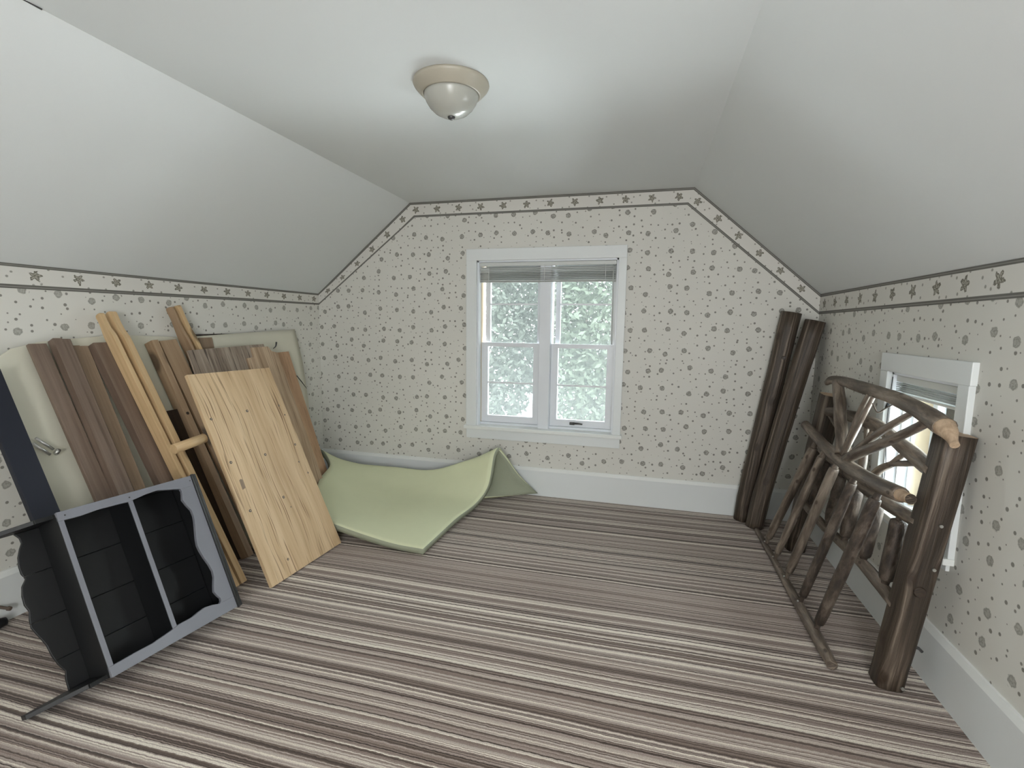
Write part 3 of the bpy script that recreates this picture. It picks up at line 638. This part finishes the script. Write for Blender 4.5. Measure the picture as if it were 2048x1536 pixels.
m_ = MB(); m_.prism([(.048, .470), (.066, .474), (.069, .515), (.060, .522), (.050, .518)], (OG + N * .0006, A, B, N), .002); m_.build('chip', M['tanwood'], gp)
tag(bpy.data.objects['chip'], 'brown rectangular gouge near the left edge')

# round rod lying across the pine rails
tag(tube('wooden_rod', [(.520, 1.645, .668), (.522, 1.80, .683)], [.0225, .0225], M['pine'], None, 20, curve=False), 'short round pine rod laid across the pale rails, poking out beside the golden plywood', 'rod')
bpy.data.objects['wooden_rod'].name = 'wooden_rod'

# cream sheets
def grid_obj(name, rows, mat, th, parent=None, mats=None, sub=6, offset=-1):
    R = [catmull(r, sub) for r in rows]; n = len(R[0]); cols = [catmull([R[i][j] for i in range(len(R))], sub) for j in range(n)]
    V = []; F = []; m_ = len(cols[0]); UV = []
    for j in range(n):
        for i in range(m_): V.append(cols[j][i])
    for j in range(n - 1):
        for i in range(m_ - 1):
            F.append((j * m_ + i, (j + 1) * m_ + i, (j + 1) * m_ + i + 1, j * m_ + i + 1)); UV.append([(j, i), (j + 1, i), (j + 1, i + 1), (j, i + 1)])
    o = mesh_obj(name, V, F, mat, parent, UV, True, mats)
    md = o.modifiers.new('solid', 'SOLIDIFY'); md.thickness = th; md.offset = offset
    if mats: md.material_offset = 0; md.material_offset_rim = 1
    return o
sa = empty('cream_sheet', (.45, 1.6, 0)); tag(sa, 'large cream hardboard sheet behind the brown boards', 'sheet', 'cream sheets leaning against the left wall')
m_ = MB(); OA, AA, BA, NA, LA = frame_from([.040, 1.31, 1.10], [.040, 2.12, 1.10], [.49, 1.31, 0], [.49, 2.16, 0])
m_.prism([(-.425, .0), (.42, .0), (.42, LA + .02), (.10, LA + .045), (-.22, LA + .025), (-.33, LA - .0), (-.40, LA - .045), (-.425, LA - .09)], (OA + Vector((0, 0, .012)), AA, BA, NA), .02)
m_.build('panel', M['cream'], sa, bevel=.006)
c = Vector((.207, 1.335, .757)); c2 = Vector((.226, 1.378, .702))
for k, off in enumerate((Vector((0, .0, .006)), Vector((0, -.012, -.012)))):
    tube('bolt', [c + NA * .006 + off, c2 + NA * .006 + off], [.0055, .0055], M['metal'], sa, 8, curve=False)
tube('bolt_head', [c2 + NA * .006 + Vector((.001, .004, -.002)), c2 + NA * .008 + Vector((.003, .014, -.010))], [.013, .013], M['metal'], sa, 6, curve=False)
sb = empty('cream_sheet', (.30, 2.7, 0)); tag(sb, 'bowed cream sheet standing behind the plywood, nearest the gable wall', 'sheet', 'cream sheets leaning against the left wall')
rows = []
for z, x, yr in ((.004, .25, 2.98), (.30, .197, 3.022), (.444, .171, 3.031), (.652, .134, 3.053), (.887, .092, 3.070), (1.03, .066, 3.068), (1.172, .040, 3.055)):
    yl = 2.20; top = z > 1.1
    rows.append([(x + .004 * math.sin(3 * k), yl + (yr - yl) * k / 4, z - (.036 * (1 - k / 4) if top else 0)) for k in range(5)])
grid_obj('panel', rows, M['cream'], .006, sb, sub=4)
NB = Vector((.97, 0, .24)).normalized()
tube('hook', [Vector((.072, 2.825, 1.085)), Vector((.086, 2.80, 1.06)), Vector((.078, 2.785, 1.045))], [.006, .004, .002], M['darkmetal'], sb, 8)
tube('slit', [Vector((.120, 2.953, .848)), Vector((.131, 2.990, .80)), Vector((.140, 3.030, .748))], [.003, .0035, .002], M['darkmetal'], sb, 6)
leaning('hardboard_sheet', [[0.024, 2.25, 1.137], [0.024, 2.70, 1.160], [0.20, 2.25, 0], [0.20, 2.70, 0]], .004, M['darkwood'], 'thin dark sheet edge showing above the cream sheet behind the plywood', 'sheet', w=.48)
# navy board at the left edge
q = [[0.155, 1.195, 1.04], [0.155, 1.280, 1.04], [.62, 1.195, 0], [.62, 1.280, 0]]
leaning('navy_board', q, .02, M['navy'], 'dark navy painted board at the left edge, leaning behind the black cupboard', 'board')
# small things by the left wall
sh = empty('door_stop', (.018, 1.24, .07)); tag(sh, 'small brown door stop on the left baseboard', 'door stop')
tube('post', [(.018, 1.262, .075), (.06, 1.275, .068)], [.006, .006], M['trunk'], sh, 10, curve=False); tube('tip', [(.058, 1.274, .0685), (.068, 1.277, .067)], [.009, .008], M['trunk'], sh, 10, curve=False)
o = tube('black_caster', [(.03, 1.10, .022), (.055, 1.20, .026), (.06, 1.262, .022)], [.02, .025, .016], M['black'], None, 12); tag(o, 'small black object on the carpet by the left baseboard', 'caster')

# ------------------------------------------------------------------ black cupboard lying on its side
BO = Vector((.924, 1.550, .068)); U = Vector((-.151, -.988, 0)).normalized(); Vv = Vector((-.419, .064, .906)); Vv = (Vv - U * Vv.dot(U)).normalized(); Nn = Vv.cross(U); Nn = Nn if Nn.x > 0 else -Nn
CW, CH, DP = .460, .572, .155
cup = empty('wall_cupboard', (.85, 1.33, 0)); tag(cup, 'black wall cupboard with grey scalloped face frame, tipped on its side', 'cupboard')
FR = (BO, U, Vv, Nn)
def fr_at(w): return (BO - Nn * w, U, Vv, Nn)
fd = .014
top_in = [(.46, .541), (.397, .539), (.345, .543), (.292, .541), (.251, .539), (.222, .543), (.192, .548), (.148, .551), (.112, .542), (.085, .536), (.066, .530)]
rail_in = [(.063, .520), (.066, .505), (.072, .486), (.064, .460), (.053, .435), (.052, .410), (.056, .385), (.065, .350), (.073, .318), (.077, .293), (.075, .269), (.069, .238), (.060, .205), (.055, .175), (.058, .150), (.070, .120), (.077, .098), (.070, .078), (.062, .063), (.064, .052)]
bot_in = [(.072, .045), (.100, .055), (.127, .060), (.155, .056), (.180, .050), (.231, .050), (.262, .043), (.323, .035), (.377, .036), (.446, .035)]
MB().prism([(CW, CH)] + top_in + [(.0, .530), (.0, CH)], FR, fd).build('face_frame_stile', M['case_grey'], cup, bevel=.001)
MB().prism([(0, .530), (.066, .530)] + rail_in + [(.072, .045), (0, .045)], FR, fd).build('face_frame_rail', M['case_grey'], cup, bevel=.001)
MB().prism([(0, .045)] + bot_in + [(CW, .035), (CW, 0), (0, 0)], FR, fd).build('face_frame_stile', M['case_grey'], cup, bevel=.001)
# side panels: extend past the last shelf with a stepped, tapering foot
side = [(0, fd), (CW - .002, fd), (CW - .002, .035), (CW + .045, .035), (CW + .045, .045), (CW + .175, .125), (CW + .175, DP), (0, DP)]
for (v0, v1) in ((0.0, .014), (CH - .014, CH)):
    m_ = MB(); pts = [(a, b) for a, b in side]; m_.prism([(a, -b) for a, b in side], (BO + Vv * v1, U, Nn, Vv), v1 - v0); m_.build('side_panel', M['case_black'], cup, bevel=.001)
for u0, u1, f0 in ((.446, .461, .002), (.236, .251, .004)):
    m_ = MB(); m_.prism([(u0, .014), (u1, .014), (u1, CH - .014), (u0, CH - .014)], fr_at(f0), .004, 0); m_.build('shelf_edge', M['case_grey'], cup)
    m_ = MB(); m_.prism([(u0 + .001, .014), (u1 - .001, .014), (u1 - .001, CH - .014), (u0 + .001, CH - .014)], fr_at(f0 + .004), DP - .012 - f0 - .004); m_.build('shelf', M['case_black'], cup)
m_ = MB(); m_.prism([(0, .014), (.014, .014), (.014, CH - .014), (0, CH - .014)], fr_at(fd), DP - fd); m_.build('top_panel', M['case_black'], cup)
# crown moulding along the top of the cupboard, its cove shade put in as black
cr = [(0.030, 0), (0.004, .004), (-.006, .002), (-.013, -.001), (-.018, .003), (-.018, .02), (0, .02)]
m_ = MB(); cove = [(.012, 0), (.010, .004), (.004, .002), (-.003, -.003), (-.008, -.010), (-.012, -.014), (-.020, -.016), (-.020, -.05), (0, -.05), (0, 0)]
m_.prism(cove, (BO + Vv * (CH + .004), U, Nn, Vv), CH + .008); m_.build('crown_moulding', M['case_black'], cup)
# beadboard back in four boards, its free edge scalloped
sc = [(.524, .558), (.514, .540), (.513, .522), (.522, .505), (.532, .480), (.537, .450), (.537, .425), (.531, .405), (.545, .385), (.552, .355), (.553, .325), (.547, .302), (.553, .275), (.555, .250), (.548, .225), (.540, .200), (.534, .178), (.530, .140), (.522, .105), (.510, .075), (.516, .050), (.517, .016)]
cuts = [.014, .119, .2605, .4135, .558]
def sc_u(v):
    for (u1, v1), (u0, v0) in zip(sc, sc[1:]):
        if v0 <= v <= v1: return u0 + (u1 - u0) * (v - v0) / (v1 - v0)
    return sc[0][0] if v > .5 else sc[-1][0]
for i in range(4):
    v0, v1 = cuts[i] + .0002, cuts[i + 1] - .0002; pts = [(.014, v0), (sc_u(v0), v0)] + [p for p in reversed(sc) if v0 < p[1] < v1] + [(sc_u(v1), v1), (.014, v1)]
    m_ = MB(); m_.prism(pts, fr_at(DP - .011), .009); m_.build('back_board', M['case_black'], cup, bevel=.0022)
m_ = MB(); m_.prism([(.014, .014), (.50, .014), (.50, CH - .014), (.014, CH - .014)], fr_at(DP - .002), .002); m_.build('backing', M['case_black'], cup)
for (u, v) in [(.02, CH - .02), (.245, CH - .018), (.44, CH - .016)]: disc('nail_head', BO + U * u + Vv * v, Nn, .003, M['darkmetal'], cup, .0006)

# ------------------------------------------------------------------ green foam mat
fm = empty('foam_mat', (1.1, 2.7, 0)); tag(fm, 'pale green foam mat lying on the carpet, its far corner folded up', 'foam mat')
rowsM = [  # front edge to raised far edge, each from left to right
 [(.60, 2.36, .12), (.75, 2.345, .085), (.875, 2.31, .076), (1.06, 2.30, .046), (1.23, 2.285, .030), (1.400, 2.275, .028)],
 [(.55, 2.52, .14), (.72, 2.52, .085), (.87, 2.52, .058), (1.06, 2.52, .040), (1.24, 2.51, .034), (1.412, 2.48, .032)],
 [(.45, 2.72, .19), (.63, 2.75, .10), (.84, 2.76, .058), (1.06, 2.76, .044), (1.26, 2.75, .040), (1.427, 2.70, .038)],
 [(.385, 2.92, .22), (.54, 2.98, .13), (.80, 3.00, .075), (1.06, 3.00, .062), (1.29, 2.98, .064), (1.472, 2.93, .056)],
 [(.24, 3.06, .262), (.38, 3.13, .185), (.76, 3.16, .120), (1.05, 3.15, .118), (1.31, 3.12, .155), (1.522, 3.05, .150)],
 [(.14, 3.13, .262), (.29, 3.20, .160), (.74, 3.22, .144), (1.03, 3.215, .150), (1.30, 3.20, .240), (1.532, 3.14, .325)],
 [(.12, 3.15, .245), (.28, 3.22, .150), (.74, 3.235, .138), (1.03, 3.23, .146), (1.31, 3.215, .245), (1.550, 3.185, .374)],
]
grid_obj('mat_top', rowsM, M['foam'], .030, fm, mats=[M['foam'], M['foam_edge']], sub=6, offset=0)
rowsF = [
 [(1.31, 3.225, .243), (1.43, 3.205, .315), (1.550, 3.19, .372)],
 [(1.34, 3.235, .16), (1.46, 3.235, .215), (1.600, 3.235, .285)],
 [(1.37, 3.215, .075), (1.51, 3.235, .115), (1.675, 3.275, .165)],
 [(1.40, 3.125, .025), (1.585, 3.210, .030), (1.790, 3.345, .030)],
]
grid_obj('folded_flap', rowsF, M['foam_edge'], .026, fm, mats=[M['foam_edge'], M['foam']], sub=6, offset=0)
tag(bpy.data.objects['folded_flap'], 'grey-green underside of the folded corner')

# ------------------------------------------------------------------ logs in the corner
tag(tube('log_post', [(3.135, 3.318, .0), (3.165, 3.319, .25), (3.245, 3.324, .75), (3.333, 3.330, 1.320)], [.048, .050, .053, .056], M['log'], None, 22, rough=.035, seed=1), 'thicker peeled log post with a dark knot, left one in the far right corner', 'log post', 'log bed posts in the corner')
tag(tube('log_post', [(3.190, 3.215, .0), (3.225, 3.222, .22), (3.328, 3.235, .75), (3.438, 3.236, 1.270)], [.050, .051, .053, .054], M['log'], None, 22, rough=.035, seed=5), 'peeled log post leaning into the far right corner, in front of the other', 'log post', 'log bed posts in the corner')
lp = bpy.data.objects['log_post']; disc('knot', Vector((3.292, 3.255, 1.05)), Vector((-.15, -1, 0)).normalized(), .011, M['darkwood'], lp, .003)

# ------------------------------------------------------------------ headboard (posts, arched rail, spindles) against the right wall
hb = empty('log_headboard', (3.345, 2.4, 0)); tag(hb, 'rustic log headboard with two thick posts, leaning against the right wall', 'headboard', 'log bed ends on the right')
def HX(y, z, dx=0.0): return Vector((3.325 + .115 * z + dx, y, z))
tube('post', [(3.348, 1.872, .0), (3.398, 1.858, .45), (3.449, 1.845, .902)], [.0425, .0435, .0445], M['log'], hb, 40, rough=.035, sq=.9, seed=2, orient=(1, 0, 0), capmat=M['cutwood'])
tube('post', [(3.345, 2.950, .0), (3.39, 2.915, .45), (3.437, 2.875, .885)], [.050, .052, .052], M['log'], hb, 22, rough=.03, sq=.6, seed=3, orient=(1, 0, 0), capmat=M['cutwood'])
tube('arched_rail', [HX(2.90, .796), HX(2.72, .814), HX(2.50, .830), HX(2.33, .833), HX(2.17, .815), HX(2.02, .792), HX(1.86, .765)], [.024, .025, .026, .027, .026, .027, .025], M['bark'], hb, 14, rough=.10, seed=4)
tube('middle_rail', [HX(2.92, .615), HX(2.60, .590), HX(2.30, .575), HX(2.05, .580), HX(1.86, .592)], [.022, .023, .024, .024, .024], M['bark'], hb, 14, rough=.08, seed=6)
tube('bottom_rail', [HX(2.93, .285), HX(2.60, .282), HX(2.35, .295), HX(2.10, .300), HX(1.87, .285)], [.020, .021, .022, .023, .023], M['bark'], hb, 14, rough=.08, seed=8)
for i, (yt, zt, y_b, z_b, r) in enumerate([(2.735, .60, 2.775, .29, .024), (2.525, .585, 2.545, .29, .023), (2.345, .575, 2.352, .30, .026), (2.158, .575, 2.160, .30, .025), (1.985, .585, 1.975, .295, .026)]):
    a, b = HX(yt, zt), HX(y_b, z_b)
    tube('spindle', [a, a.lerp(b, .10), a.lerp(b, .15), a.lerp(b, .5), a.lerp(b, .84), a.lerp(b, .90), b], [.011, .013, r, r * 1.03, r * .95, .014, .012], M['barkdark'], hb, 12, rough=.10, seed=20 + i)
hub = (2.335, .60)
for i, pts in enumerate([[(2.27, .60), (2.20, .675), (2.12, .722)], [(2.12, .722), (2.08, .755), (2.03, .795)], [(2.12, .722), (2.02, .752), (1.93, .775)],
                         [(2.335, .59), (2.345, .70), (2.352, .75)], [(2.352, .75), (2.37, .78), (2.395, .82)], [(2.352, .75), (2.335, .79), (2.31, .825)],
                         [(2.42, .60), (2.52, .67), (2.60, .72)], [(2.60, .72), (2.70, .755), (2.82, .790)], [(2.60, .72), (2.62, .77), (2.64, .815)]]):
    r0 = .016 if i % 3 == 0 else .011
    tube('branch', [HX(*p, -.004) for p in pts], [r0, r0 * .95, r0 * .75], M['bark'], hb, 10, rough=.12, seed=40 + i)
# screws, knot and hanger bolts of the near post
def post_c(z): return Vector((3.348 + .101 * z / .9, 1.872 - .032 * z / .9, z))
fn = Vector((0, -1, 0)); po = [o for o in bpy.data.objects if o.name.startswith('post') and o.parent == hb][0]
for z, dx in ((.607, .003), (.457, .018), (.018, .028)):
    c = post_c(z) + Vector((dx, -.047, 0)); tube('screw', [c + Vector((0, .004, 0)), c + Vector((0, -.003, 0))], [.0055, .0052], M['metal'], hb, 12, curve=False)
c = post_c(.372) + Vector((.0, -.044, 0)); tube('knot', [c + Vector((0, .006, 0)), c + Vector((0, -.003, 0))], [.021, .016], M['darkwood'], hb, 16, curve=False)
tube('hanger_bolt', [(3.40, 1.875, .405), (3.468, 1.872, .398)], [.005, .004], M['metal'], hb, 8, curve=False)
tube('hanger_bolt', [(3.37, 1.865, .165), (3.425, 1.855, .155), (3.435, 1.853, .145)], [.006, .005, .005], M['darkmetal'], hb, 8, curve=False)

# ------------------------------------------------------------------ second bed end (without posts) leaning in front
ff = empty('branch_bed_end', (3.182, 2.4, 0)); tag(ff, 'branch bed end without posts, its lower rail resting on the carpet', 'headboard', 'log bed ends on the right')
def FX(y, z, dx=0.0): return Vector((3.182 + .212 * z + dx, y, z))
tube('arched_rail', [FX(2.80, .955), FX(2.745, .975), FX(2.60, .983), FX(2.46, .980), FX(2.24, .978), FX(2.07, .972), FX(1.90, .955), FX(1.77, .932)], [.013, .020, .023, .025, .026, .027, .030, .033], M['bark'], ff, 16, rough=.07, seed=60, n=7)
tube('rail_tip', [FX(1.775, .933), FX(1.745, .922), FX(1.715, .905), FX(1.695, .893)], [.031, .024, .014, .012], M['cutwood'], ff, 16, rough=.03, seed=61); tag(bpy.data.objects['rail_tip'], 'bare whittled tip of the arched rail')
tube('middle_rail', [FX(2.90, .715), FX(2.72, .695), FX(2.55, .676), FX(2.26, .660), FX(2.02, .668), FX(1.86, .682)], [.023, .024, .025, .028, .028, .027], M['bark'], ff, 16, rough=.05, seed=62)
tube('rail_tip', [FX(1.868, .681), FX(1.835, .684), FX(1.80, .688)], [.023, .018, .017], M['cutwood'], ff, 14, seed=63, capmat=M['log'])
tube('bottom_rail', [FX(3.12, .020), FX(2.90, .021), FX(2.55, .022), FX(2.25, .023), FX(2.03, .024), FX(1.885, .022)], [.014, .016, .018, .021, .022, .019], M['bark'], ff, 14, rough=.06, seed=64)
for i, (y_b, yt, zt, r) in enumerate([(2.905, 2.680, .690, .021), (2.715, 2.555, .676, .019), (2.505, 2.388, .668, .021), (2.285, 2.195, .662, .019), (2.080, 1.990, .668, .022)]):
    b, a = FX(y_b, .024), FX(yt, zt)
    tube('spindle', [b, b.lerp(a, .07), b.lerp(a, .11), b.lerp(a, .5), b.lerp(a, .88), b.lerp(a, .93), a], [.009, .011, r * .9, r, r, .013, .010], M['bark'] if i < 3 else M['barkdark'], ff, 14, rough=.05, seed=70 + i)
    if i < 4: disc('screw', FX(y_b - .01, .042) + Vector((-.012, 0, .004)), Vector((-.7, -.2, .7)).normalized(), .004, M['metal'], ff, .003)
for i, (pts, rr) in enumerate([([(2.37, .690), (2.43, .77), (2.53, .86), (2.655, .972)], [.024, .025, .026, .024]),
                               ([(2.315, .69), (2.36, .72), (2.40, .75)], [.012, .010, .006]),
                               ([(2.355, .690), (2.34, .79), (2.33, .88), (2.30, .968)], [.010, .012, .012, .010]),
                               ([(2.34, .690), (2.31, .80), (2.285, .89), (2.262, .965)], [.009, .011, .010, .008]),
                               ([(2.315, .690), (2.18, .795), (2.06, .88), (1.945, .952)], [.010, .013, .013, .010]),
                               ([(2.305, .685), (2.20, .745), (2.09, .800), (1.96, .868), (1.855, .930)], [.020, .021, .018, .017, .014])]):
    tube('branch', [FX(*p, -.006 if i != 1 else .012) for p in pts], rr, M['bark'], ff, 12, rough=.09, seed=80 + i)
tube('twig', [FX(2.262, .93), FX(2.20, .905), FX(2.15, .93), FX(2.10, .955)], [.003, .0025, .0025, .002], M['bark'], ff, 6)

# fix sub-part parenting: everything was modelled in world coordinates
bpy.context.view_layer.update()
for o in bpy.data.objects:
    if o.parent is not None: o.matrix_parent_inverse = o.parent.matrix_world.inverted()
